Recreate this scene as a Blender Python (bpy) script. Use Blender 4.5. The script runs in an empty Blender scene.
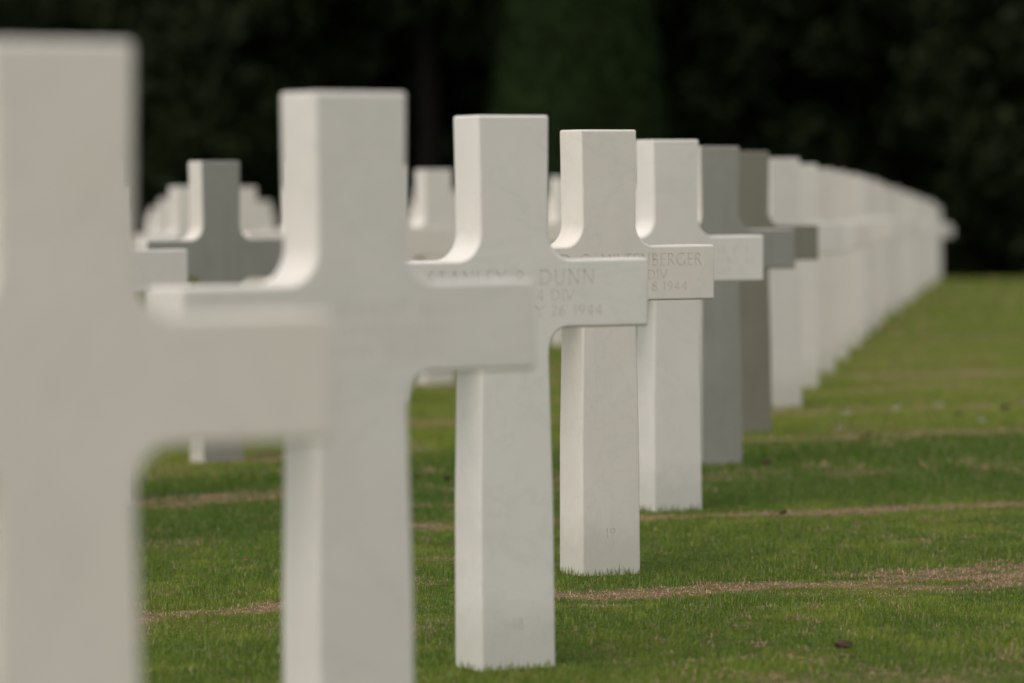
import bpy, bmesh, math, random
import numpy as np
from mathutils import Vector, Matrix
random.seed(7); rng = np.random.default_rng(11)
S = bpy.context.scene; COL = S.collection
H = 1.05                      # visible height of one grave cross in metres
F = 4200.0                    # focal length in pixels
R = math.radians
TH = R(30.0)                  # crosses are turned this much from the view

# ------------------------------------------------------------------ helpers
def link(name, me, parent=None, mat=None):
    o = bpy.data.objects.new(name, me); COL.objects.link(o)
    if parent is not None: o.parent = parent
    if mat is not None and me is not None and not me.materials: me.materials.append(mat)
    return o
def empty(name, loc):
    o = bpy.data.objects.new(name, None); o.location = loc; o.empty_display_size = .2
    COL.objects.link(o); return o
def tag(o, label=None, cat=None, group=None, kind=None):
    if label: o['label'] = label
    if cat: o['category'] = cat
    if group: o['group'] = group
    if kind: o['kind'] = kind
    return o
def fastmesh(name, verts, tris, smooth=False):
    me = bpy.data.meshes.new(name)
    verts = np.asarray(verts, np.float32); tris = np.asarray(tris, np.int32)
    n = tris.shape[1]
    me.vertices.add(len(verts)); me.vertices.foreach_set('co', verts.ravel())
    me.loops.add(tris.size); me.loops.foreach_set('vertex_index', tris.ravel())
    me.polygons.add(len(tris))
    me.polygons.foreach_set('loop_start', np.arange(0, tris.size, n, dtype=np.int32))
    me.update(calc_edges=True)
    if smooth: me.shade_smooth()
    return me
def hash2(ix, iy, seed):
    h = (ix.astype(np.int64)*374761393 + iy.astype(np.int64)*668265263 + seed*974711) & 0x7fffffff
    h = ((h ^ (h >> 13))*1274126177) & 0x7fffffff
    return ((h ^ (h >> 16)) & 0xffff)/65535.0
def vnoise(x, y, seed=0):
    ix = np.floor(x); iy = np.floor(y); fx = x-ix; fy = y-iy
    fx = fx*fx*(3-2*fx); fy = fy*fy*(3-2*fy)
    a = hash2(ix, iy, seed); b = hash2(ix+1, iy, seed); c = hash2(ix, iy+1, seed); d = hash2(ix+1, iy+1, seed)
    return (a*(1-fx)+b*fx)*(1-fy) + (c*(1-fx)+d*fx)*fy
def fbm(x, y, seed=0, octs=4):
    s = 0; a = .5; t = 0
    for i in range(octs):
        s = s + a*vnoise(x*2**i, y*2**i, seed+i*17); t += a; a *= .55
    return s/t
def sp(v, w):                 # smooth ramp
    return w*np.logaddexp(0, np.asarray(v, float)/w)
def sstep(a, b, v):
    t = np.clip((v-a)/(b-a), 0, 1); return t*t*(3-2*t)

# ------------------------------------------------------------------ terrain
def ground_z(x, y):
    L = np.asarray(x, float)/H; D = np.asarray(y, float)/(F*H/550.0)
    q = sp(-.5-L, .12)
    z = -.105*(1-np.exp(-q/1.5))
    z = z - .09*(sp(D-3.4, .45) - sp(D-15, .5)) - .15*(sp(D-7.7, .15) - sp(D-15, .5))
    z = z - .028*sstep(1.9, 2.8, D)*(1-sstep(4.4, 6.5, D))
    z = z + .05*(1-np.exp(-sp(L-9, 1)/20))
    return z*H

# grave grid, in units of H : P = P0 + k*A + j*B
P0 = np.array([.0075, 4.2*1.818]); A = np.array([.218, 1.877]); B = np.array([-1.85, -1.05])
DET = A[0]*B[1]-A[1]*B[0]
def rowcoord(x, y):
    l = x/H-P0[0]; d = y/H-P0[1]
    return (l*B[1]-d*B[0])/DET

BS = np.array([-1.85, -.86]); DS = A[0]*BS[1]-A[1]*BS[0]
def soilcoord(x, y):
    l = x/H-P0[0]; d = y/H-P0[1]; l = np.where(l < 0, l*.35, l)
    return (l*BS[1]-d*BS[0])/DS
def cover(x, y):
    """what covers the lawn at a point: bare soil/thatch, darker green grass, dry yellow grass"""
    k = rowcoord(x, y)
    ks = soilcoord(x, y) + .07*(fbm(x*.8, y*.8, 5, 3)-.5)
    kk = k + .10*(fbm(x*.8, y*.8, 5, 3)-.5)*.6
    ph = ks + .25 - .13*np.exp(-((ks-1.85)/.35)**2)
    row = np.floor(ph+.5); dist = np.abs(ph-row)
    w = np.where(row == 2, .075, .09)*(.5+.8*vnoise(x*.7+row*9, y*.25, 31))
    soil = 1-sstep(w*.2, w*1.8, dist + np.where(row == 2, .16, .36)*(fbm(x*6, y*8, 9, 4)-.5))
    soil *= np.where((x > -.1) & ((row == 1) | (row == 2)), 1, sstep(.30, .52, fbm(x*.9+row*13.1, y*.7, 77, 2)+.10))
    st = np.where(row == 0, .15, np.where(row == 1, 1.0, np.where(row == 2, .95, .75)))
    st = np.where((row == 3) & (x > .9), .05, st)
    soil *= st*np.where(x < -.1, sstep(.22, .5, fbm(x*3+7, y*1.5, 19, 3)), 1)
    patch = sstep(.60, .72, fbm(x*1.5+40, y*1.1, 55, 4))
    soil = np.clip(soil + .55*patch*sstep(.42, .60, fbm(x*9, y*9, 3, 2)), 0, 1)
    speck = sstep(.60, .74, fbm(x*26, y*14, 87, 3)) * (.35+.65*sstep(.45, .62, fbm(x*2, y*1.5, 88, 2)))
    soil = np.clip(soil*(.62+.5*sstep(.35, .6, fbm(x*22, y*16, 89, 2))) + .55*speck*(1-.6*sstep(1.8, 2.3, kk)), 0, 1)
    darkgreen = .85*sstep(1.8, 2.3, kk)*(1-sstep(3.2, 3.95, kk))  # darker green band across the lawn
    darkgreen = darkgreen*(.6+.5*fbm(x*1.2, y*.8, 21, 3))
    dry = sstep(3.5, 4.2, kk)
    dry = dry*(1-.75*sstep(7, 12, kk))
    dry = np.clip(dry*(.35+.9*fbm(x*.7, y*.35, 41, 3)) + .8*sstep(.55, .68, fbm(x*2.2+9, y*1.6, 61, 3))*(1-darkgreen)*.6 + .75*sstep(.55, .75, fbm(x*11, y*5, 63, 3))*(1-.6*darkgreen), 0, 1)
    return soil, np.clip(darkgreen, 0, 1), dry
def set_cover(me, x, y, extra=None, per=0):
    s, l, d = cover(x, y)
    if per:      # every blade is either dead or green
        u = np.repeat(rng.random(len(x)//per), per); s = np.where(u < np.repeat(s[::per], per)*.95, 1.0, 0.0)
    at = me.color_attributes.new('cover', 'FLOAT_COLOR', 'POINT')
    c = np.ones((len(x), 4), np.float32); c[:, 0] = s; c[:, 1] = l; c[:, 2] = d
    if extra is not None: c[:, 3] = extra
    at.data.foreach_set('color', c.ravel())

# ------------------------------------------------------------------ materials
def newmat(name, rough=.8, spec=.3):
    m = bpy.data.materials.new(name); m.use_nodes = True
    nt = m.node_tree; b = nt.nodes['Principled BSDF']
    b.inputs['Roughness'].default_value = rough
    b.inputs['Specular IOR Level'].default_value = spec
    return m, nt, b
def N(nt, t, **kw):
    n = nt.nodes.new(t)
    for k, v in kw.items(): setattr(n, k, v)
    return n
def mixc(nt, fac, a, b, mode='MIX'):
    n = N(nt, 'ShaderNodeMix', data_type='RGBA', blend_type=mode)
    for sock, v in ((n.inputs[0], fac), (n.inputs[6], a), (n.inputs[7], b)):
        if isinstance(v, bpy.types.NodeSocket): nt.links.new(v, sock)
        elif isinstance(v, (int, float)): sock.default_value = v
        else: sock.default_value = (*v, 1)
    return n.outputs[2]
def ramp(nt, src, p0, p1, c0=(0, 0, 0), c1=(1, 1, 1)):
    r = N(nt, 'ShaderNodeValToRGB'); e = r.color_ramp.elements
    e[0].position = p0; e[1].position = p1; e[0].color = (*c0, 1); e[1].color = (*c1, 1)
    nt.links.new(src, r.inputs[0]); return r.outputs[0]
def noise(nt, vec, scale, detail=4, rough=.55, dist=0):
    n = N(nt, 'ShaderNodeTexNoise'); n.inputs['Scale'].default_value = scale
    n.inputs['Detail'].default_value = detail; n.inputs['Roughness'].default_value = rough
    n.inputs['Distortion'].default_value = dist
    if vec is not None: nt.links.new(vec, n.inputs['Vector'])
    return n.outputs['Fac']

def marble():
    m, nt, b = newmat('white_marble', .62, .35)
    tc = N(nt, 'ShaderNodeTexCoord'); oi = N(nt, 'ShaderNodeObjectInfo')
    add = N(nt, 'ShaderNodeVectorMath', operation='ADD'); nt.links.new(tc.outputs['Object'], add.inputs[0])
    sc = N(nt, 'ShaderNodeVectorMath', operation='SCALE'); nt.links.new(oi.outputs['Location'], sc.inputs[0]); sc.inputs['Scale'].default_value = 3.7
    nt.links.new(sc.outputs[0], add.inputs[1]); v = add.outputs[0]
    cloud = ramp(nt, noise(nt, v, 5, 5, .6, .4), .35, .7)
    c = mixc(nt, cloud, (.835, .768, .692), (.868, .803, .733))
    vein = noise(nt, v, 3.2, 6, .6, 2.2)
    ab = N(nt, 'ShaderNodeMath', operation='ABSOLUTE'); su = N(nt, 'ShaderNodeMath', operation='SUBTRACT')
    nt.links.new(vein, su.inputs[0]); su.inputs[1].default_value = .5; nt.links.new(su.outputs[0], ab.inputs[0])
    vm = ramp(nt, ab.outputs[0], 0, .035, (1, 1, 1), (0, 0, 0))
    vs = N(nt, 'ShaderNodeMath', operation='MULTIPLY'); nt.links.new(vm, vs.inputs[0]); vs.inputs[1].default_value = .11
    c = mixc(nt, vs.outputs[0], c, (.50, .50, .49))
    # vertical weather streaks and blotches
    mp = N(nt, 'ShaderNodeMapping'); mp.inputs['Scale'].default_value = (26, 26, 1.6); nt.links.new(v, mp.inputs[0])
    st = ramp(nt, noise(nt, mp.outputs[0], 1, 4, .6), .48, .8)
    ss = N(nt, 'ShaderNodeMath', operation='MULTIPLY'); nt.links.new(st, ss.inputs[0]); ss.inputs[1].default_value = .04
    c = mixc(nt, ss.outputs[0], c, (.55, .52, .44))
    bl = ramp(nt, noise(nt, v, 9, 5, .65), .58, .8)
    bs = N(nt, 'ShaderNodeMath', operation='MULTIPLY'); nt.links.new(bl, bs.inputs[0]); bs.inputs[1].default_value = .16
    c = mixc(nt, bs.outputs[0], c, (.57, .545, .47))
    # soil splash and algae close to the turf
    sep = N(nt, 'ShaderNodeSeparateXYZ'); nt.links.new(tc.outputs['Object'], sep.inputs[0])
    nz = N(nt, 'ShaderNodeMath', operation='MULTIPLY_ADD'); nt.links.new(noise(nt, v, 30, 4), nz.inputs[0]); nz.inputs[1].default_value = -.10
    nt.links.new(sep.outputs[2], nz.inputs[2])
    lo = ramp(nt, nz.outputs[0], -.03, .09, (.30,)*3, (0,)*3)
    c = mixc(nt, lo, c, (.42, .42, .33))
    # pits
    pit = ramp(nt, noise(nt, v, 140, 2, .5), .26, .32, (.25,)*3, (0,)*3)
    c = mixc(nt, pit, c, (.48, .47, .42))
    tint = mixc(nt, 1.0, c, oi.outputs['Color'], 'MULTIPLY')
    nt.links.new(tint, b.inputs['Base Color'])
    bp = N(nt, 'ShaderNodeBump'); bp.inputs['Strength'].default_value = .35; bp.inputs['Distance'].default_value = .0012
    nt.links.new(noise(nt, v, 55, 6, .65), bp.inputs['Height']); nt.links.new(bp.outputs[0], b.inputs['Normal'])
    b.inputs['Subsurface Weight'].default_value = .0
    return m
def dark_front_marble():  # darker, smoother grey marble for the fronts of a few crosses
    m, nt, b = newmat('dark_grey_marble', .42, .5)
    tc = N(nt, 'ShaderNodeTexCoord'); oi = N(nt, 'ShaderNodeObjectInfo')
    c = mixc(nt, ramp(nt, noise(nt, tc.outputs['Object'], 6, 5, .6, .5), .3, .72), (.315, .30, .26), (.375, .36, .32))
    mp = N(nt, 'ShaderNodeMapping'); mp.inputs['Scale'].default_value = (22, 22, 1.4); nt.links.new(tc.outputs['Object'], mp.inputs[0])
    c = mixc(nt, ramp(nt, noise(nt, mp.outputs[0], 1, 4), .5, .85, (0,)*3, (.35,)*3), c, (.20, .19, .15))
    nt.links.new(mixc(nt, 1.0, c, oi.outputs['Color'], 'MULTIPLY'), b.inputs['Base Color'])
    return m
def simple(name, c0, c1, scale, rough=.8, spec=.2, bump=0, dist=.01):
    m, nt, b = newmat(name, rough, spec)
    tc = N(nt, 'ShaderNodeTexCoord'); f = noise(nt, tc.outputs['Object'], scale, 5, .6)
    nt.links.new(mixc(nt, ramp(nt, f, .3, .7), c0, c1), b.inputs['Base Color'])
    if bump:
        bp = N(nt, 'ShaderNodeBump'); bp.inputs['Strength'].default_value = bump; bp.inputs['Distance'].default_value = dist
        nt.links.new(f, bp.inputs['Height']); nt.links.new(bp.outputs[0], b.inputs['Normal'])
    return m
def cover_color(nt, soil_c, base_c, darkgreen_c, dry_c):
    at = N(nt, 'ShaderNodeVertexColor', layer_name='cover')
    sep = N(nt, 'ShaderNodeSeparateColor'); nt.links.new(at.outputs[0], sep.inputs[0])
    c = mixc(nt, sep.outputs[2], base_c, dry_c)
    c = mixc(nt, sep.outputs[1], c, darkgreen_c)
    c = mixc(nt, sep.outputs[0], c, soil_c)
    return c, sep, at
def ground_mat():
    m, nt, b = newmat('lawn_ground', .95, .1)
    tc = N(nt, 'ShaderNodeTexCoord'); v = tc.outputs['Object']
    fine = ramp(nt, noise(nt, v, 38, 6, .7), .35, .68)
    soil = mixc(nt, fine, (.14, .085, .042), (.32, .215, .125))
    base = mixc(nt, fine, (.040, .068, .008), (.085, .135, .018))
    darkgreen = mixc(nt, fine, (.026, .058, .005), (.055, .105, .010))
    dry = mixc(nt, fine, (.095, .125, .016), (.175, .200, .030))
    c, sep, at = cover_color(nt, soil, base, darkgreen, dry)
    mid = ramp(nt, noise(nt, v, 3.5, 5, .6), .35, .7)
    c = mixc(nt, .35, c, mixc(nt, mid, (.6,)*3, (1.35,)*3), 'MULTIPLY')
    nt.links.new(c, b.inputs['Base Color'])
    bp = N(nt, 'ShaderNodeBump'); bp.inputs['Strength'].default_value = .8; bp.inputs['Distance'].default_value = .012
    nt.links.new(noise(nt, v, 60, 5, .7), bp.inputs['Height']); nt.links.new(bp.outputs[0], b.inputs['Normal'])
    return m
def blade_mat():
    m, nt, b = newmat('grass_blades', .6, .25)
    c, sep, at = cover_color(nt, (.56, .37, .24), (.165, .235, .030), (.092, .168, .015), (.245, .300, .036))
    # alpha channel of the attribute holds a random value per blade
    r = at.outputs['Alpha']
    hue = mixc(nt, r, (.72, .76, .70), (1.30, 1.24, 1.2))
    c = mixc(nt, 1.0, c, hue, 'MULTIPLY')
    brown = ramp(nt, r, .89, .92)
    c = mixc(nt, brown, c, (.34, .26, .13))
    nt.links.new(c, b.inputs['Base Color'])
    tr = N(nt, 'ShaderNodeBsdfTranslucent'); nt.links.new(c, tr.inputs[0])
    mx = N(nt, 'ShaderNodeMixShader'); mx.inputs[0].default_value = .3
    nt.links.new(b.outputs[0], mx.inputs[1]); nt.links.new(tr.outputs[0], mx.inputs[2])
    nt.links.new(mx.outputs[0], nt.nodes['Material Output'].inputs[0])
    return m
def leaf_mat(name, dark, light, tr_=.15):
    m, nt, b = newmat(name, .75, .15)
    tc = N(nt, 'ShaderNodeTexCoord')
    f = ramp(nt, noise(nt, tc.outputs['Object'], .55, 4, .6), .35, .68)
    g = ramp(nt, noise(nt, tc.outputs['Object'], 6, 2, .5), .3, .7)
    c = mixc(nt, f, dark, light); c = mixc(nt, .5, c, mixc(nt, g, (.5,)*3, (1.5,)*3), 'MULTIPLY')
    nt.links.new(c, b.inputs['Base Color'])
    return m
M_marble = marble(); M_darkfront = dark_front_marble()
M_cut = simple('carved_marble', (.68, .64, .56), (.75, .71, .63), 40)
M_cutdark = simple('carved_dark_marble', (.20, .20, .17), (.25, .25, .22), 40)
M_ground = ground_mat(); M_blade = blade_mat()
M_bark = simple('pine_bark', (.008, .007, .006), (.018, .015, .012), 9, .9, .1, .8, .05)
M_clod = simple('dark_soil', (.05, .034, .022), (.11, .075, .05), 60, .95, .05, .8, .004)
M_petal = simple('pink_petal', (.62, .16, .26), (.75, .26, .36), 50, .6, .2)
M_white = simple('pale_petal', (.50, .48, .32), (.62, .60, .42), 50, .6, .2)
M_dead = simple('dead_leaf', (.22, .17, .09), (.36, .29, .17), 40, .7, .2)
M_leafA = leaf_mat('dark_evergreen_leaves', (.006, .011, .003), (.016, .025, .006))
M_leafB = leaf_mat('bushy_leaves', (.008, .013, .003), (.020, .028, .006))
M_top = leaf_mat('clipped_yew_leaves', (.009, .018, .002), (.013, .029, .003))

# ------------------------------------------------------------------ the cross
W_T, W_W, W_B = .150, .143, .157           # shaft width at the top, waist, turf (of H)
HS = .2845; AT, AB = .7364, .611             # arm half span, arm top and bottom
T_T, T_B = .0935, .101                      # thickness at the top, at the turf
FR = .047
def front_y(z): return -H*.5*(T_B + (T_T-T_B)*z/H)
def cross_outline():
    def arc(cx, cz, r, a0, a1, n=9):
        return [(cx+r*math.cos(a0+(a1-a0)*i/n), cz+r*math.sin(a0+(a1-a0)*i/n)) for i in range(n+1)]
    xb = W_B/2*1.04; xw2 = W_W/2
    pts = [(xb, -.25), (W_B/2, 0)]
    pts += [(W_W/2+.006, .30)]
    pts += arc(xw2+FR*.82, AB-FR, FR*.82, math.pi, math.pi/2, 9) if False else \
           [(xw2+FR*.82*(1-math.cos(t)), AB-FR+FR*math.sin(t)) for t in np.linspace(0, math.pi/2, 9)]
    pts += [(HS, AB-.0005), (HS, AT+.0005)]
    pts += [(xw2+FR*(1-math.sin(t)), AT+FR*1.1*(1-math.cos(t))) for t in np.linspace(0, math.pi/2, 10)]
    pts += [(W_T/2, 1.0)]
    left = [(-x, z) for x, z in reversed(pts)]
    return [(x*H, z*H) for x, z in pts+left]
def realize(me, mods):
    o = bpy.data.objects.new('tmp', me); COL.objects.link(o)
    for f in mods: f(o)
    bpy.context.view_layer.update()
    dg = bpy.context.evaluated_depsgraph_get()
    r = bpy.data.meshes.new_from_object(o.evaluated_get(dg), preserve_all_data_layers=True, depsgraph=dg)
    bpy.data.objects.remove(o); return r
def finish(me):
    me.shade_smooth(); me.set_sharp_from_angle(angle=R(32))
    flat = np.array([abs(p.normal.y) > .99 for p in me.polygons])
    for p, fl in zip(me.polygons, flat):
        if fl: p.use_smooth = False
    me.name = 'grave_cross'; return me
def cross_mesh(dark_front=False, bev=.0056, segs=4):
    bm = bmesh.new(); out = cross_outline(); n = len(out)
    fr = [bm.verts.new((x, front_y(z), z)) for x, z in out]
    bk = [bm.verts.new((x, -front_y(z), z)) for x, z in out]
    f1 = bm.faces.new(fr); f2 = bm.faces.new(list(reversed(bk)))
    for i in range(n):
        j = (i+1) % n; bm.faces.new((fr[j], fr[i], bk[i], bk[j]))
    bmesh.ops.recalc_face_normals(bm, faces=bm.faces)
    me = bpy.data.meshes.new('grave_cross'); bm.to_mesh(me); bm.free()
    def bevel(o):
        b = o.modifiers.new('b', 'BEVEL'); b.width = bev; b.segments = segs; b.limit_method = 'ANGLE'; b.angle_limit = R(35)
    me = realize(me, [bevel]); me.materials.clear(); me.materials.append(M_marble); me.materials.append(M_darkfront)
    if dark_front:
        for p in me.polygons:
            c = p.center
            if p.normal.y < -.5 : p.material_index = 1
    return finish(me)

# engraved lettering drawn stroke by stroke (incised roman capitals)
def arcp(cx, cy, rx, ry, a0, a1, n=10):
    return [(cx+rx*math.cos(R(a0+(a1-a0)*i/n)), cy+ry*math.sin(R(a0+(a1-a0)*i/n))) for i in range(n+1)]
TK, TN = .155, .115
G = {
 'A': (.78, [([(.02, 0), (.39, 1)], TN), ([(.39, 1), (.76, 0)], TK), ([(.16, .36), (.61, .36)], TN)]),
 'B': (.60, [([(.1, 0), (.1, 1)], TK), ([(.1, .96), (.28, .96)]+arcp(.28, .75, .20, .21, 90, -90)+[(.1, .54)], TN*1.2), ([(.1, .52), (.30, .52)]+arcp(.30, .28, .25, .24, 90, -90)+[(.1, .04)], TN*1.3)]),
 'D': (.84, [([(.1, 0), (.1, 1)], TK), ([(.1, .96), (.30, .96)]+arcp(.30, .5, .46, .46, 90, -90, 14)+[(.1, .04)], TN*1.35)]),
 'E': (.56, [([(.1, 0), (.1, 1)], TK), ([(.1, .96), (.50, .96)], TN), ([(.1, .52), (.44, .52)], TN), ([(.1, .04), (.52, .04)], TN)]),
 'G': (.86, [(arcp(.48, .5, .42, .48, 52, 318, 16), TN*1.45), ([(.80, .42), (.80, .10)], TK)]),
 'I': (.22, [([(.11, 0), (.11, 1)], TK)]),
 'L': (.54, [([(.1, 0), (.1, 1)], TK), ([(.1, .04), (.50, .04)], TN)]),
 'M': (.98, [([(.06, 0), (.15, 1)], TN), ([(.15, 1), (.48, .12)], TK), ([(.48, .12), (.82, 1)], TN), ([(.82, 1), (.92, 0)], TK)]),
 'N': (.84, [([(.11, 0), (.11, 1)], TN), ([(.11, 1), (.73, 0)], TK), ([(.73, 0), (.73, 1)], TN)]),
 'P': (.58, [([(.1, 0), (.1, 1)], TK), ([(.1, .96), (.28, .96)]+arcp(.28, .72, .25, .24, 90, -90)+[(.1, .48)], TN*1.25)]),
 'R': (.66, [([(.1, 0), (.1, 1)], TK), ([(.1, .96), (.28, .96)]+arcp(.28, .73, .23, .23, 90, -90)+[(.1, .50)], TN*1.25), ([(.30, .50), (.62, 0)], TK)]),
 'S': (.52, [(arcp(.26, .74, .19, .22, 40, 250, 10)+arcp(.25, .28, .21, .25, 75, -140, 10), TN*1.4)]),
 'T': (.66, [([(.33, 0), (.33, 1)], TK), ([(.03, .96), (.63, .96)], TN)]),
 'U': (.78, [([(.1, 1), (.1, .36)]+arcp(.38, .34, .28, .31, 180, 270, 7), TK), (arcp(.38, .34, .28, .31, 270, 360, 7)+[(.66, 1)], TN*1.2)]),
 'V': (.76, [([(.02, 1), (.38, 0)], TK), ([(.38, 0), (.74, 1)], TN)]),
 'Y': (.70, [([(.02, 1), (.35, .48)], TK), ([(.68, 1), (.35, .48)], TN), ([(.35, .50), (.35, 0)], TK)]),
 '1': (.30, [([(.17, 0), (.17, 1)], TK), ([(.03, .84), (.17, .97)], TN)]),
 '2': (.58, [(arcp(.27, .74, .22, .23, 165, -35, 10)+[(.05, .04)], TN*1.3), ([(.05, .04), (.54, .04)], TN*1.1)]),
 '4': (.62, [([(.42, 0), (.42, 1)], TK), ([(.42, 1), (.03, .30)], TN), ([(.03, .30), (.60, .30)], TN)]),
 '6': (.60, [([(.46, 1)]+arcp(.52, .34, .46, .62, 118, 175, 6), TN*1.3), (arcp(.29, .29, .23, .27, 0, 360, 16), TN*1.3)]),
 '8': (.56, [(arcp(.27, .76, .17, .21, 0, 360, 14), TN*1.3), (arcp(.27, .28, .22, .26, 0, 360, 16), TN*1.3)]),
 '9': (.60, [([(.14, 0)]+arcp(.06, .66, .46, .62, -62, -5, 6), TN*1.3), (arcp(.30, .71, .23, .27, 0, 360, 16), TN*1.3)]),
 '.': (.20, [([(.10, 0), (.10, .09)], TK)]),
 ' ': (.42, []),
}
SERIF = {'D': [(.1, 0), (.1, 1)], 'I': [(.11, 0), (.11, 1)], 'N': [(.11, 0), (.11, 1), (.73, 1)], 'T': [(.33, 0)], 'P': [(.1, 0)], 'R': [(.1, 0)],
         'L': [(.1, 1)], 'U': [(.1, 1), (.66, 1)], 'Y': [(.35, 0), (.02, 1), (.68, 1)], 'V': [(.02, 1), (.74, 1)], 'A': [(.02, 0), (.76, 0)],
         '1': [(.17, 0)], '4': [(.42, 0)], 'M': [(.06, 0), (.92, 0)]}
def textw(t): return sum(G[c][0]+.16 for c in t)-.16
def strokes(text, x0, x1, zbase, h):
    """stroke ribbons of one line fitted between x0 and x1"""
    sx = (x1-x0)/textw(text); x = x0; out = []
    for c in text:
        w, st = G[c]
        ss = list(st) + [([(px-.10, py+(.02 if py == 0 else -.02)), (px+.10, py+(.02 if py == 0 else -.02))], .05) for px, py in SERIF.get(c, [])]
        for pl, tk in ss: out.append(([(x+px*sx, zbase+py*h) for px, py in pl], tk*h*.55))
        x += (w+.16)*sx
    return out
def ribbon(pl, half):
    """left and right offsets of a polyline"""
    P = [Vector(p) for p in pl]; L = []; Rr = []
    closed = (P[0]-P[-1]).length < 1e-7
    if closed: P = P[:-1]
    n = len(P)
    for i in range(n):
        a = P[i-1] if (i > 0 or closed) else P[i]; b = P[(i+1) % n] if (i < n-1 or closed) else P[i]
        d = (b-a).normalized(); q = Vector((-d.y, d.x))*half
        L.append(P[i]+q); Rr.append(P[i]-q)
    return L, Rr, closed
def text_bm(st, d0, d1, solid):
    """d0, d1 = distance in front of (-) or behind (+) the face"""
    bm = bmesh.new()
    for pl, tk in st:
        L, Rr, closed = ribbon(pl, tk/2); n = len(L)
        def v(p, d): return bm.verts.new((p.x, front_y(p.y)+d, p.y))
        if not solid:
            a = [v(p, d1) for p in L]; b = [v(p, d1) for p in Rr]
            for i in range(n if closed else n-1):
                j = (i+1) % n; bm.faces.new((a[i], a[j], b[j], b[i]))
        else:
            a0 = [v(p, d0) for p in L]; b0 = [v(p, d0) for p in Rr]; a1 = [v(p, d1) for p in L]; b1 = [v(p, d1) for p in Rr]
            for i in range(n if closed else n-1):
                j = (i+1) % n
                for q in ((a0[i], a0[j], b0[j], b0[i]), (a1[i], b1[i], b1[j], a1[j]), (a0[i], a1[i], a1[j], a0[j]), (b0[i], b0[j], b1[j], b1[i])):
                    bm.faces.new(q)
            if not closed:
                bm.faces.new((a0[0], b0[0], b1[0], a1[0])); bm.faces.new((a0[-1], a1[-1], b1[-1], b0[-1]))
    if solid: bmesh.ops.recalc_face_normals(bm, faces=bm.faces)
    return bm
def carve(me, lines, darkm=False):
    """cut the letters into the marble; returns carved mesh and one mesh per lettering block"""
    allst = [s for nm, blk in lines for s in blk]
    bm = text_bm(allst, -.004, .0019, True); cm = bpy.data.meshes.new('cutter'); bm.to_mesh(cm); bm.free()
    cut = bpy.data.objects.new('cutter', cm); COL.objects.link(cut)
    def boo(o):
        b = o.modifiers.new('x', 'BOOLEAN'); b.object = cut; b.operation = 'DIFFERENCE'; b.solver = 'EXACT'; b.use_self = True
    r = realize(me.copy(), [boo]); bpy.data.objects.remove(cut)
    finish(r)
    parts = []
    for k, st in lines:
        bm = text_bm(st, 0, .0015, False)
        pm = bpy.data.meshes.new(k); bm.to_mesh(pm); bm.free(); pm.materials.append(M_cutdark if darkm else M_cut); parts.append((k, pm))
    return r, parts

cm_plain = cross_mesh(); cm_darkfront = cross_mesh(True)
def zz(dz): return (AT-dz)*H           # dz below the top of the arm, in H
def px(u): return u*H                  # x in H along the arm
# cross with the five legible words (offsets from the shaft centre, in H along the arm)
cs = math.cos(TH)
def X(pxl, centre, h): return (pxl-centre)/h/cs*H
def line(words, c, h, dz, hh):
    return [('engraved_word', strokes(t, X(x0, c, h), X(x1, c, h), zz(dz), hh*H)) for t, x0, x1 in words]
DUNN = (line([('STANLEY', 431, 508), ('P.', 519, 529), ('DUNN', 541.5, 597)], 517, 550, .0465, .028)
        + line([('4', 538, 546), ('DIV', 553, 576)], 517, 550, .0755, .0205)
        + line([('Y', 537, 546), ('26', 553, 567), ('1944', 575, 605)], 517, 550, .104, .0205)
        + [('plot_number', strokes('18', X(511, 517, 550), X(522, 517, 550), .064*H, .019*H))])
MILT = (line([('D.', 561, 577), ('G.', 581, 596), ('MILTENBERGER', 602, 706)], 611, 442, .0465, .0285)
        + line([('DIV', 650, 670)], 611, 442, .0765, .0215) + line([('8', 654, 660.5), ('1944', 666, 691)], 611, 442, .1035, .0205)
        + [('plot_number', strokes('19', X(605, 611, 442), X(615, 611, 442), .075*H, .021*H))])
def worn(x0, x1, zb, h, seed):
    r_ = random.Random(seed); st = []; x = x0
    while x < x1:
        w = r_.uniform(.25, .6)*h
        if r_.random() < .85:
            st.append(([(x, zb), (x+r_.uniform(-.1, .1)*h, zb+h*r_.uniform(.8, 1))], .055*h))
            if r_.random() < .6:
                q = r_.uniform(.1, .9)*h; st.append(([(x, zb+q), (x+w*.8, zb+q*r_.uniform(.8, 1.1))], .045*h))
        x += w+.22*h
    return st
WORN4 = [('worn_lettering', worn(X(a_, 668, 369), X(b_, 668, 369), zz(z_), h_*H, s_)) for a_, b_, z_, h_, s_ in ((712, 744, .0475, .026, 4), (706, 748, .076, .02, 5), (706, 738, .104, .02, 6))]
WORN1 = [('worn_lettering', worn(X(a_, 364, 731), X(b_, 364, 731), zz(z_), h_*H, s_)) for a_, b_, z_, h_, s_ in ((340, 450, .0475, .026, 7), (335, 455, .075, .021, 8), (335, 450, .103, .021, 9))]
crosses = {}
def place(k, j, me, dx=0, dk=0, rz=0, tint=(1, 1, 1), sc=1, lean=(0, 0)):
    P = P0 + (k+dk)*A + j*B
    x, y = P[0]*H, P[1]*H
    x += dx
    o = link('grave_cross', me)
    th = TH + R(rz)
    ox = x - .0485*H*math.sin(th); oy = y + .0485*H*math.cos(th)
    o.location = (ox, oy, float(ground_z(x, y))); lg = 0 if (k, j) == (4, 1) else (.22 if k > 4 or j else .1); o.rotation_euler = (R(random.gauss(0, lg)), R(random.gauss(0, lg)), th); o.scale = (sc,)*3
    o.color = (*tint, 1); crosses[(k, j)] = o
    return o
def attach(o, parts):
    for nme, pm in parts:
        link(nme, pm, o)

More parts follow.
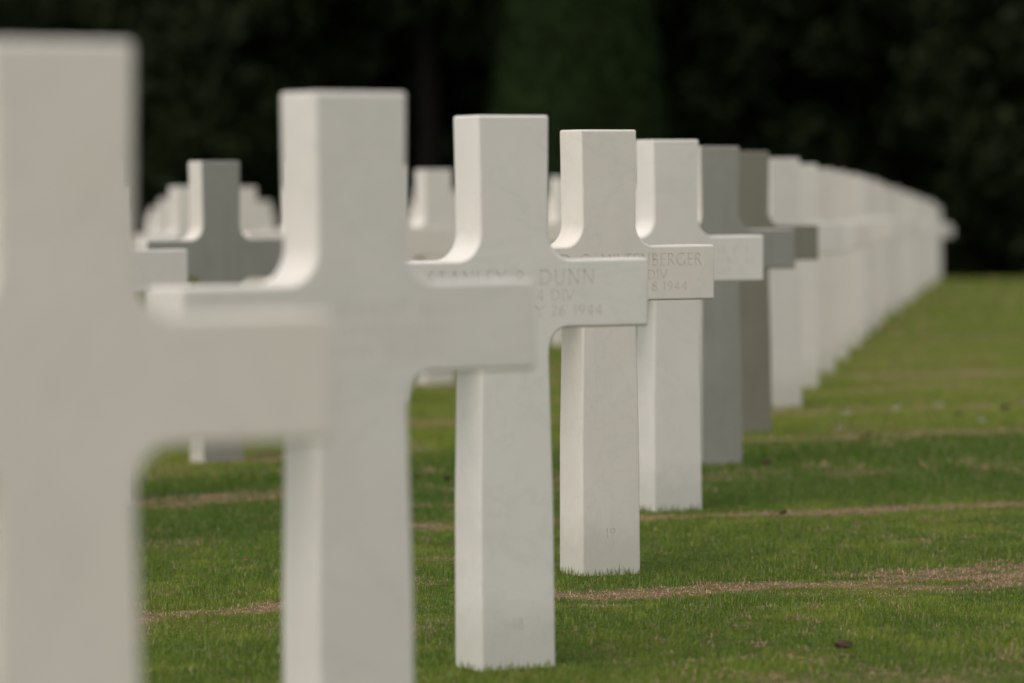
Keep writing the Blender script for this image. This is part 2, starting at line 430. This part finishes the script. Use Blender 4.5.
me2, parts2 = carve(cm_plain, DUNN); me3, parts3 = carve(cm_plain, MILT)
me1, parts1 = carve(cm_plain, WORN1); me4, parts4 = carve(cm_plain, WORN4)
MAIN = 'crosses of the long receding row'
ORD = ['', '', 'second', 'third', 'fourth', 'fifth', 'sixth', 'seventh', 'eighth', 'ninth', 'tenth', 'eleventh', 'twelfth', 'thirteenth', 'fourteenth']
SKIP = set(); KEEP = None
LEFTLAB = {(3, 1): 'pale cross mostly behind the nearest cross, its arm just left of the dark grey one',
 (4, 1): 'dark grey cross at the left, seen whole above the blurred arms',
 (5, 1): 'white cross hidden behind the second nearest cross except for a bit of arm',
 (6, 1): 'white cross behind the second nearest cross, only its right arm end showing',
 (7, 1): 'blurred white cross in the gap between second nearest cross and DUNN cross',
 (10, 1): 'white cross showing as a sliver between the DUNN and BERGER crosses',
 (9, 2): 'blurred white cross rising just left of the dark grey cross top',
 (10, 2): 'blurred white cross rising just right of the dark grey cross top'}
def ok(k, j): return KEEP is None or (k, j) in KEEP
o = place(-2, 0, cm_plain, dx=-.005, dk=.05, tint=(.96, .935, .88)); o.location.z += .0105; tag(o, 'nearest and biggest white cross, heavily blurred, cut off by the left edge', 'grave cross', MAIN)
o = place(-1, 0, me1, dx=.008, rz=3.5, tint=(.95, .945, .92)); attach(o, parts1); tag(o, 'second nearest cross, blurred white marble, between the biggest one and the DUNN cross', 'grave cross', MAIN)
o = place(0, 0, me2, rz=-.5, tint=(1, .995, .975)); attach(o, parts2); tag(o, 'white marble cross carved STANLEY P. DUNN with a small number 18 near the grass', 'grave cross', MAIN)
o = place(1, 0, me3, dx=-.004, rz=.5, tint=(1.0, .98, .935)); attach(o, parts3); tag(o, 'sharp creamy marble cross whose right arm reads BERGER, small number 19 at its foot', 'grave cross', MAIN)
LINE4 = {}
o = place(2, 0, me4, dk=.03, tint=(.99, .985, .975)); attach(o, parts4); tag(o, 'pale white cross directly behind the BERGER cross, in front of the dark grey one', 'grave cross', MAIN)
o = place(3, 0, cm_darkfront, rz=.5, tint=(1, .975, .92)); tag(o, 'dull dark grey cross, first of the two dark ones in the long row', 'grave cross', MAIN)
o = place(4, 0, cm_darkfront, dk=-.08, tint=(.72, .68, .57)); tag(o, 'brownish dark cross, second of the two dark ones in the long row', 'grave cross', MAIN)
for k in range(5, 29):
    v = random.uniform(.88, 1.0); w = random.uniform(-.02, .03)
    o = place(k, 0, cm_plain, dx=random.gauss(0, .012)*(k > 8)+.012*(k == 5), dk=random.gauss(0, .02)*(k > 8), rz=random.gauss(0, 1.2), tint=(v, v*(.985-w*.5), v*(.955-w*1.4)))
    if k < 12:
        n = ['first white cross beyond the two dark ones in the long row',
             'second white cross beyond the two dark ones in the long row', 'third white cross beyond the two dark ones in the long row',
             'fourth white cross beyond the two dark ones in the long row', 'fifth white cross beyond the two dark ones in the long row',
             'sixth white cross beyond the two dark ones in the long row', 'seventh white cross beyond the two dark ones in the long row'][k-5]
        tag(o, n, 'grave cross', MAIN)
    elif k == 28: tag(o, 'last far white cross ending the long row, its arm against the dark trees', 'grave cross', MAIN)
    else: tag(o, 'blurred far white cross in the merged curving part of the long row', 'grave cross', 'far blurred crosses of the long row')
for j in range(1, 7):
    for k in range(-2, 34):
        P = P0 + k*A + j*B
        if P[1] < 4 or P[1] > 67: continue
        if k > 28+j//2: continue
        xi = 512+F*P[0]/P[1]; h = F/P[1]
        if xi+.26*h < 40: continue
        if not ok(k, j): continue
        v = random.uniform(.90, 1.0); w = random.uniform(-.01, .03)
        D0 = (k, j) == (4, 1)
        o = place(k, j, cm_darkfront if D0 else cm_plain, dx=(0 if D0 else -.025 if (k, j) == (7, 1) else random.gauss(0, .012)), dk=0 if D0 else random.gauss(0, .015), rz=(3.5 if D0 else random.gauss(0, 1.2)),
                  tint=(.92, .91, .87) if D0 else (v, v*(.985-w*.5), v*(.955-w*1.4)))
        LB = LEFTLAB.get((k, j))
        if LB: tag(o, LB, 'grave cross', 'crosses of the rows behind on the left')
        else: tag(o, 'small blurred white cross in the distant cluster on the left', 'grave cross', 'far blurred crosses on the left')

# ------------------------------------------------------------------ ground sheet
def axis(segs):
    out = []
    for a, b, n in segs: out += list(np.linspace(a, b, n, endpoint=False))
    out.append(segs[-1][1]); return np.array(out)
gx = axis([(-420, -60, 10), (-60, -12, 24), (-12, -6, 30), (-6, 4, 200), (4, 12, 60), (12, 60, 24), (60, 420, 10)])
gy = axis([(-60, 0, 10), (0, 5.5, 10), (5.5, 24, 370), (24, 75, 255), (75, 140, 50), (140, 700, 14)])
XX, YY = np.meshgrid(gx, gy); fx, fy = XX.ravel(), YY.ravel()
zg = ground_z(fx, fy) - .012 + .012*(fbm(fx*1.3, fy*1.3, 91, 3)-.5)*(fy < 75)
nx, ny = len(gx), len(gy); idx = np.arange(nx*ny).reshape(ny, nx)
quads = np.stack([idx[:-1, :-1], idx[:-1, 1:], idx[1:, 1:], idx[1:, :-1]], -1).reshape(-1, 4)
gm = fastmesh('ground', np.stack([fx, fy, zg], 1), quads, True)
set_cover(gm, fx, fy)
g = link('ground', gm, None, M_ground); tag(g, kind='structure')

# ------------------------------------------------------------------ grass
def blades(n, y0, y1, hmin, hmax, wid, power=1.0):
    # points spread over the wedge in front of the camera
    y = y0*(y1/y0)**(rng.random(n)**power)
    x = (rng.random(n)*2-1)*(y*.137+.25)
    s, l, d = cover(x, y)
    tall = fbm(x*2.3, y*2.3, 14, 3)
    h = (hmin+(hmax-hmin)*rng.random(n)**1.4)*(.45+1.1*tall)*(1-.45*s)*(1+.2*l)
    flat = (rng.random(n) < .40+.55*s)
    keep = rng.random(n) > s*.45
    x, y, h, flat, s = x[keep], y[keep], h[keep], flat[keep], s[keep]; n = len(x)
    z = ground_z(x, y) - .015 + .012*(fbm(x*1.3, y*1.3, 91, 3)-.5)
    az = rng.random(n)*2*np.pi; ln = np.where(flat, 1.0+rng.random(n)*.45, rng.random(n)*.75)
    dx, dy = np.cos(az), np.sin(az); wz = rng.random(n)*2*np.pi
    w = wid*(.6+.8*rng.random(n))*(1+.8*s); sx, sy = -dy*w/2, dx*w/2
    hx = h*np.sin(ln); hz = np.maximum(h*np.cos(ln), .006)
    base = np.stack([x, y, z], 1)
    v = np.empty((n, 5, 3))
    v[:, 0] = base + np.stack([sx, sy, 0*x], 1); v[:, 1] = base - np.stack([sx, sy, 0*x], 1)
    mid = base + np.stack([dx*hx*.35, dy*hx*.35, hz*.62], 1)
    v[:, 2] = mid - np.stack([sx, sy, 0*x], 1)*.75; v[:, 3] = mid + np.stack([sx, sy, 0*x], 1)*.75
    v[:, 4] = base + np.stack([dx*hx, dy*hx, hz], 1)
    b = np.arange(n)[:, None]*5
    t = np.concatenate([b+[0, 1, 2], b+[0, 2, 3], b+[3, 2, 4]], 1).reshape(-1, 3)
    return v.reshape(-1, 3), t, x, y, n
parts_ = [blades(520000, 6.0, 14, .007, .022, .0019), blades(280000, 13.5, 30, .009, .027, .0042), blades(110000, 29, 66, .02, .055, .014)]
V = []; T = []; ax = []; ay = []; off = 0; al = []
for v, t, x, y, n in parts_:
    V.append(v); T.append(t+off); off += len(v); ax.append(np.repeat(x, 5)); ay.append(np.repeat(y, 5)); al.append(np.repeat(rng.random(n), 5))
bmh = fastmesh('grass', np.concatenate(V), np.concatenate(T))
set_cover(bmh, np.concatenate(ax), np.concatenate(ay), np.concatenate(al), 5)
gr = link('grass', bmh, None, M_blade)
tag(gr, 'short mown green lawn with tan bare strips along the grave rows', 'grass', kind='stuff')
# longer untrimmed blades hugging the feet of the near crosses
def foot_blades():
    V = []; T = []; ax = []; ay = []; al = []; off = 0
    for (k, j), o in crosses.items():
        d = o.location.y
        if d > 22: continue
        n = 150
        c, s = math.cos(o.rotation_euler.z), math.sin(o.rotation_euler.z)
        a = W_B/2*H; b = T_B/2*H
        t = rng.random(n)*4
        for q in t:
            e = abs(rng.normal(0, .012))+.002; f = random.uniform(-1, 1)
            lx, ly = [(f*a, -b-e), (f*a, b+e), (-a-e, f*b), (a+e, f*b)][int(q)]
            x = o.location.x+c*lx-s*ly; y = o.location.y+s*lx+c*ly; z = float(ground_z(x, y))-.016
            h = random.uniform(.006, .030)*(1.5 if random.random() < .04 else 1); az = random.uniform(0, 6.28); ln = random.uniform(0, .35)*h
            wx, wy = -math.sin(az)*.0014, math.cos(az)*.0014
            V += [(x+wx, y+wy, z), (x-wx, y-wy, z), (x+math.cos(az)*ln*.4-wx*.7, y+math.sin(az)*ln*.4-wy*.7, z+h*.6), (x+math.cos(az)*ln*.4+wx*.7, y+math.sin(az)*ln*.4+wy*.7, z+h*.6), (x+math.cos(az)*ln, y+math.sin(az)*ln, z+h)]
            T += [(off, off+1, off+2), (off, off+2, off+3), (off+3, off+2, off+4)]; off += 5
            ax += [x]*5; ay += [y]*5; al += [random.random()*.9]*5
    me = fastmesh('grass_tufts', V, T); set_cover(me, np.array(ax), np.array(ay), np.array(al)); return me
ft = link('grass_tufts', foot_blades(), None, M_blade); tag(ft, 'longer untrimmed green grass growing against the feet of the crosses', 'grass', kind='stuff')

# ------------------------------------------------------------------ small things on the lawn
def at_px(xp, yp):
    """ground point seen at a pixel of the photograph, used once to read positions off the photo"""
    lo, hi = 4.0, 64.0
    yh = 192-.0073*(xp-512)
    for _ in range(50):
        d = (lo+hi)/2; x = (xp-512)/F*d
        y = yh + F*(.903-float(ground_z(x, d)))/d
        if y > yp: lo = d
        else: hi = d
    return x, d
def lump(name, r, seed, mat, flat=.5, seg=3):
    bm = bmesh.new(); bmesh.ops.create_icosphere(bm, subdivisions=seg, radius=1)
    rr = random.Random(seed); o1 = Vector((rr.uniform(0, 50), rr.uniform(0, 50), rr.uniform(0, 50)))
    from mathutils import noise as mn
    for v in bm.verts:
        q = 1+.55*mn.noise(v.co*1.6+o1)+.30*mn.noise(v.co*4+o1)
        v.co = Vector((v.co.x*q*r*1.3, v.co.y*q*r, v.co.z*q*r*flat))
    me = bpy.data.meshes.new(name); bm.to_mesh(me); bm.free(); me.materials.append(mat); me.shade_smooth(); return me
def petal(name, r, seed, mat, curl=.3):
    rr = random.Random(seed); bm = bmesh.new(); n = 7; rows = []
    for i in range(n):
        u = i/(n-1); wv = math.sin(math.pi*(.08+.84*u))**.8*r*.5*(1+rr.uniform(-.12, .12))
        rows.append([bm.verts.new(((u-.5)*r*2, s*wv, curl*r*((u-.5)**2*2+s*s*.5)+.002+rr.uniform(0, .05)*r)) for s in (-1, -.4, .4, 1)])
    for a, b in zip(rows, rows[1:]):
        for i in range(3): bm.faces.new((a[i], b[i], b[i+1], a[i+1]))
    bmesh.ops.solidify(bm, geom=bm.faces[:], thickness=.0008)
    me = bpy.data.meshes.new(name); bm.to_mesh(me); bm.free(); me.materials.append(mat); me.shade_smooth(); return me
def drop(o, xp, yp, dz=.01):
    x, y = at_px(xp, yp); o.location = (x, y, float(ground_z(x, y))+dz); o.rotation_euler.z = random.uniform(0, 6.28); o.rotation_euler.x = random.uniform(-.3, .3)
    return o
o = drop(link('soil_clod', lump('soil_clod', .015, 3, M_clod, .45)), 842, 652, .012); tag(o, 'dark brown soil clod on the near lawn at the lower right', 'clod', 'soil clods on the lawn')
o = drop(link('soil_clod', lump('soil_clod', .011, 4, M_clod, .7)), 446, 482, .014); tag(o, 'dark soil clod on the grass between the blurred cross and the DUNN cross', 'clod', 'soil clods on the lawn')
o = drop(link('soil_clod', lump('soil_clod', .009, 5, M_clod, .6)), 782, 517, .012); tag(o, 'dark soil clod lying on the thin reddish strip right of the crosses', 'clod', 'soil clods on the lawn')
o = drop(link('soil_clod', lump('soil_clod', .013, 6, M_clod, .6)), 766, 467, .014); tag(o, 'blurred dark soil clod at the right foot of the second dark cross', 'clod', 'soil clods on the lawn')
o = drop(link('petal', petal('petal', .013, 3, M_petal)), 243, 571, .022); tag(o, 'tiny pink petal lying on the grass between the two nearest crosses', 'petal')
spots = [(845, 415, .034, 'round pale fleck, brightest and leftmost of the pale flecks on the far lawn'), (897, 410, .030, 'pale fleck on the far lawn right of the brightest one'),
         (938, 408, .028, 'pale greenish fleck in the middle of the far lawn flecks'), (979, 422, .028, 'pale fleck rightmost but low, just above the tan strip'),
         (837, 430, .026, 'faint pale fleck just below the brightest far lawn fleck'), (1005, 411, .026, 'dull tan fleck close to the right edge on the far lawn'),
         (956, 419, .022, 'small faint fleck beside the rightmost bright one on the far lawn'), (870, 440, .024, 'faint grey fleck on the tan strip below the other flecks')]
for i, (xp, yp, r, lb) in enumerate(spots):
    o = drop(link('fallen_petal', petal('fallen_petal', r*.85, 30+i, M_white if i in (0, 1, 2, 3, 4) else M_dead, .8)), xp, yp+5, .030); tag(o, lb, 'petal', 'pale flecks on the far lawn')
    o.rotation_euler = (random.uniform(.9, 1.3), random.uniform(-.4, .4), random.uniform(-.6, .6))

# ------------------------------------------------------------------ trees
def leaf_cloud(centres, radii, n, size, seed, squash=.8):
    r = np.random.default_rng(seed); centres = np.asarray(centres, float); radii = np.asarray(radii, float)
    pr = radii**2; pr /= pr.sum(); ci = r.choice(len(centres), n, p=pr)
    d = r.normal(size=(n, 3)); d /= np.linalg.norm(d, axis=1)[:, None]
    q = r.random(n)**.38
    p = centres[ci] + d*(radii[ci]*q)[:, None]*np.array([1, 1, squash])
    a = r.normal(size=(n, 3)); a /= np.linalg.norm(a, axis=1)[:, None]
    b = np.cross(a, r.normal(size=(n, 3))); b /= np.linalg.norm(b, axis=1)[:, None]
    s = size*(.5+r.random(n))[:, None]
    v = np.stack([p-a*s, p+b*s*.45, p+a*s, p-b*s*.45], 1).reshape(-1, 3)
    return v, np.arange(n*4).reshape(-1, 4)
def tube(pts, rads, seg=9):
    V = []; Fq = []
    for i, (p, r_) in enumerate(zip(pts, rads)):
        for s in range(seg):
            a = 2*math.pi*s/seg; V.append((p[0]+math.cos(a)*r_, p[1]+math.sin(a)*r_, p[2]))
    for i in range(len(pts)-1):
        for s in range(seg):
            t = (s+1) % seg; Fq.append((i*seg+s, i*seg+t, (i+1)*seg+t, (i+1)*seg+s))
    return V, Fq
def tree(name, x, y, h, tr, label, cat, seed, crown_lo, crown_r, nleaf, lm, lsize=.2, group='trees at the edge of the wood'):
    rr = random.Random(seed); z0 = float(ground_z(x, y))
    root = empty(name, (x, y, z0)); tag(root, label, cat, group)
    nseg = 14; pts = []; rad = []; dx = dy = 0
    for i in range(nseg+1):
        u = i/nseg; dx += rr.gauss(0, .05); dy += rr.gauss(0, .05)
        pts.append((dx, dy, -.4+(h*.93+.4)*u)); rad.append(tr*(1-.82*u)*(1.35 if i == 0 else 1)+.015)
    V, Fq = tube(pts, rad)
    cs_, rs_ = [], []
    nl = 26
    for i in range(nl):
        u = (i+.5)/nl; zc = crown_lo+(h-crown_lo)*u; sp_ = crown_r*(math.sin(math.pi*(.12+.82*u))**.7)
        a = i*2.399+rr.uniform(-.4, .4); d = sp_*rr.uniform(.35, .8)
        c = (math.cos(a)*d, math.sin(a)*d, zc); cs_.append(c); rs_.append(crown_r*rr.uniform(.26, .46))
        # limb
        ti = min(nseg-1, max(1, int(nseg*(zc-.6)/(h*.93)))); p0 = pts[ti]; off = len(V)
        m = [(p0[0]+(c[0]-p0[0])*t, p0[1]+(c[1]-p0[1])*t, p0[2]+(c[2]-p0[2])*t) for t in (0, .35, .7, 1)]
        v2, f2 = tube(m, [rad[ti]*.38, rad[ti]*.28, rad[ti]*.18, .012], 5)
        V += v2; Fq += [tuple(q+off for q in f) for f in f2]
    me = fastmesh('trunk', V, Fq, True); link('trunk', me, root, M_bark)
    v, f = leaf_cloud(cs_, rs_, nleaf, lsize, seed)
    link('crown', fastmesh('crown', v, f), root, lm)
    return root
def px2x(xp, d): return (xp-512)/F*d
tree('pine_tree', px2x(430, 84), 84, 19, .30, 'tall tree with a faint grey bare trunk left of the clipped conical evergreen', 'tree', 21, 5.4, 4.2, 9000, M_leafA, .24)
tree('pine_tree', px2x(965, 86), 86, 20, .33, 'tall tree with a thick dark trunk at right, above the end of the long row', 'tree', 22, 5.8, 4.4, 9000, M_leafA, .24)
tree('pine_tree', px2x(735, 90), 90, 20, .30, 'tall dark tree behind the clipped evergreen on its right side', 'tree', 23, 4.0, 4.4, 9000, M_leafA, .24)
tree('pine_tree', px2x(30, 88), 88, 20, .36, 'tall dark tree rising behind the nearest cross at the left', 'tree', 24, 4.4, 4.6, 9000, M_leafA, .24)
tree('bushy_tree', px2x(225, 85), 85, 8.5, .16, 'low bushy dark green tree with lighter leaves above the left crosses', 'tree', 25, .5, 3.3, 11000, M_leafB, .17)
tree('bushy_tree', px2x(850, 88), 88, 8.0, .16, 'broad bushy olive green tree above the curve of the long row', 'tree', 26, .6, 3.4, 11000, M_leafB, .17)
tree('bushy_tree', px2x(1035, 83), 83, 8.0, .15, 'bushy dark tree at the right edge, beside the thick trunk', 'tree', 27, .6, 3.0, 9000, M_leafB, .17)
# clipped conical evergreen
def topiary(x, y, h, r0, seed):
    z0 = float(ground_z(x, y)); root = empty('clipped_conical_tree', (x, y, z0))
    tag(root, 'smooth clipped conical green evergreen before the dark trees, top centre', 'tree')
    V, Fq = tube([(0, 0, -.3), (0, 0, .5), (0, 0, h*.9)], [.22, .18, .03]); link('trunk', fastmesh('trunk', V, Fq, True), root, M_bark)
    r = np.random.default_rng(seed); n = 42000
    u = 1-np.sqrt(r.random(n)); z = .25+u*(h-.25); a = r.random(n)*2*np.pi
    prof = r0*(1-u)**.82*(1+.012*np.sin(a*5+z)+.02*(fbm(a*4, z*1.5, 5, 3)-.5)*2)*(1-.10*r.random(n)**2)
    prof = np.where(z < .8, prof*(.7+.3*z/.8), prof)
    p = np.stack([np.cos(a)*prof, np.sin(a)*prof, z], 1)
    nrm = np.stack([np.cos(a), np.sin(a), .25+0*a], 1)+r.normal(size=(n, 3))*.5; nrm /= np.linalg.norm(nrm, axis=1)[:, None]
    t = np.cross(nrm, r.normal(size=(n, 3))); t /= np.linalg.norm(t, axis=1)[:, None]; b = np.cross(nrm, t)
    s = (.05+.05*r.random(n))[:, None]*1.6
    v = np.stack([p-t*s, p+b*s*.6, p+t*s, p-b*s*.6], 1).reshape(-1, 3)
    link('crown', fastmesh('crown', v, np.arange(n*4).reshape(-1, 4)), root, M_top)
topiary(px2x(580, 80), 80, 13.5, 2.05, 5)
# the wood behind: trunks and deep foliage reading as one dark mass
def wood():
    r = np.random.default_rng(77); V = []; Fs = []; off = 0; cs_ = []; rs_ = []
    for i in range(150):
        x = r.uniform(-46, 46); y = r.uniform(93, 128); h = r.uniform(15, 21); z0 = float(ground_z(x, y))
        v, f = tube([(x, y, z0-.3), (x+r.normal()*.2, y, z0+h*.5), (x+r.normal()*.4, y, z0+h*.9)], [r.uniform(.15, .34), .14, .03], 7)
        V += v; Fs += [tuple(q+off for q in ff) for ff in f]; off += len(v)
        for _ in range(9):
            cs_.append((x+r.normal()*1.8, y+r.normal()*1.8, z0+r.uniform(.22, 1)*h)); rs_.append(r.uniform(1.2, 2.6))
        for _ in range(5):
            cs_.append((x+r.normal()*1.5, y+r.normal()*1.5, z0+r.uniform(.2, 5.0))); rs_.append(r.uniform(1.2, 2.2))
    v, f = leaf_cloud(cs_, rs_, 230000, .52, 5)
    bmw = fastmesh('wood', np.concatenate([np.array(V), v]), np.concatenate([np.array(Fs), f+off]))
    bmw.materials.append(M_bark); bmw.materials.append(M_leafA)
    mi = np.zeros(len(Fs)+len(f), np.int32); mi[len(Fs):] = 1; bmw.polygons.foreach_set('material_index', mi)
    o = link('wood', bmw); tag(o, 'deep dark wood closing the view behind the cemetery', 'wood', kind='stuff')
wood()

# ------------------------------------------------------------------ light, camera
SUN_EL, SUN_AZ = 60, -144          # azimuth measured from +Y (into the view), negative = left
w = bpy.data.worlds.new('World'); S.world = w; w.use_nodes = True; nt = w.node_tree
sky = N(nt, 'ShaderNodeTexSky'); sky.sky_type = 'NISHITA'; sky.sun_disc = False
sky.sun_elevation = R(SUN_EL); sky.sun_rotation = R(SUN_AZ); sky.dust_density = 2.5; sky.air_density = 1.0; sky.ozone_density = 1
hs = N(nt, 'ShaderNodeHueSaturation'); hs.inputs['Saturation'].default_value = .30
nt.links.new(sky.outputs[0], hs.inputs['Color']); bg = nt.nodes['Background']; nt.links.new(hs.outputs[0], bg.inputs[0]); bg.inputs[1].default_value = .15
sl = bpy.data.lights.new('sun', 'SUN'); sl.energy = .6; sl.angle = R(38); sl.color = (1, .96, .88)
so = bpy.data.objects.new('sun', sl); COL.objects.link(so)
d = Vector((math.sin(R(SUN_AZ))*math.cos(R(SUN_EL)), math.cos(R(SUN_AZ))*math.cos(R(SUN_EL)), math.sin(R(SUN_EL))))
so.rotation_euler = d.to_track_quat('Z', 'Y').to_euler(); so.location = d*60
cam = bpy.data.cameras.new('camera'); co = bpy.data.objects.new('camera', cam); COL.objects.link(co); S.camera = co
cam.sensor_width = 36; cam.lens = F/1024*36; cam.clip_start = .5; cam.clip_end = 2000
pitch = math.atan((341.5-192)/F)
co.matrix_world = Matrix.Translation((0, 0, .86*H)) @ Matrix.Rotation(R(90)-pitch, 4, 'X') @ Matrix.Rotation(R(-.42), 4, 'Z')
cam.dof.use_dof = True; cam.dof.focus_distance = F*H/465; cam.dof.aperture_fstop = (cam.lens/1000)/(.046*H); cam.dof.aperture_blades = 0
S.view_settings.view_transform = 'Standard'; S.view_settings.look = 'None'; S.view_settings.gamma = 1; S.view_settings.exposure = .15
S.view_settings.use_curve_mapping = False
S.render.resolution_x = 1024; S.render.resolution_y = 683
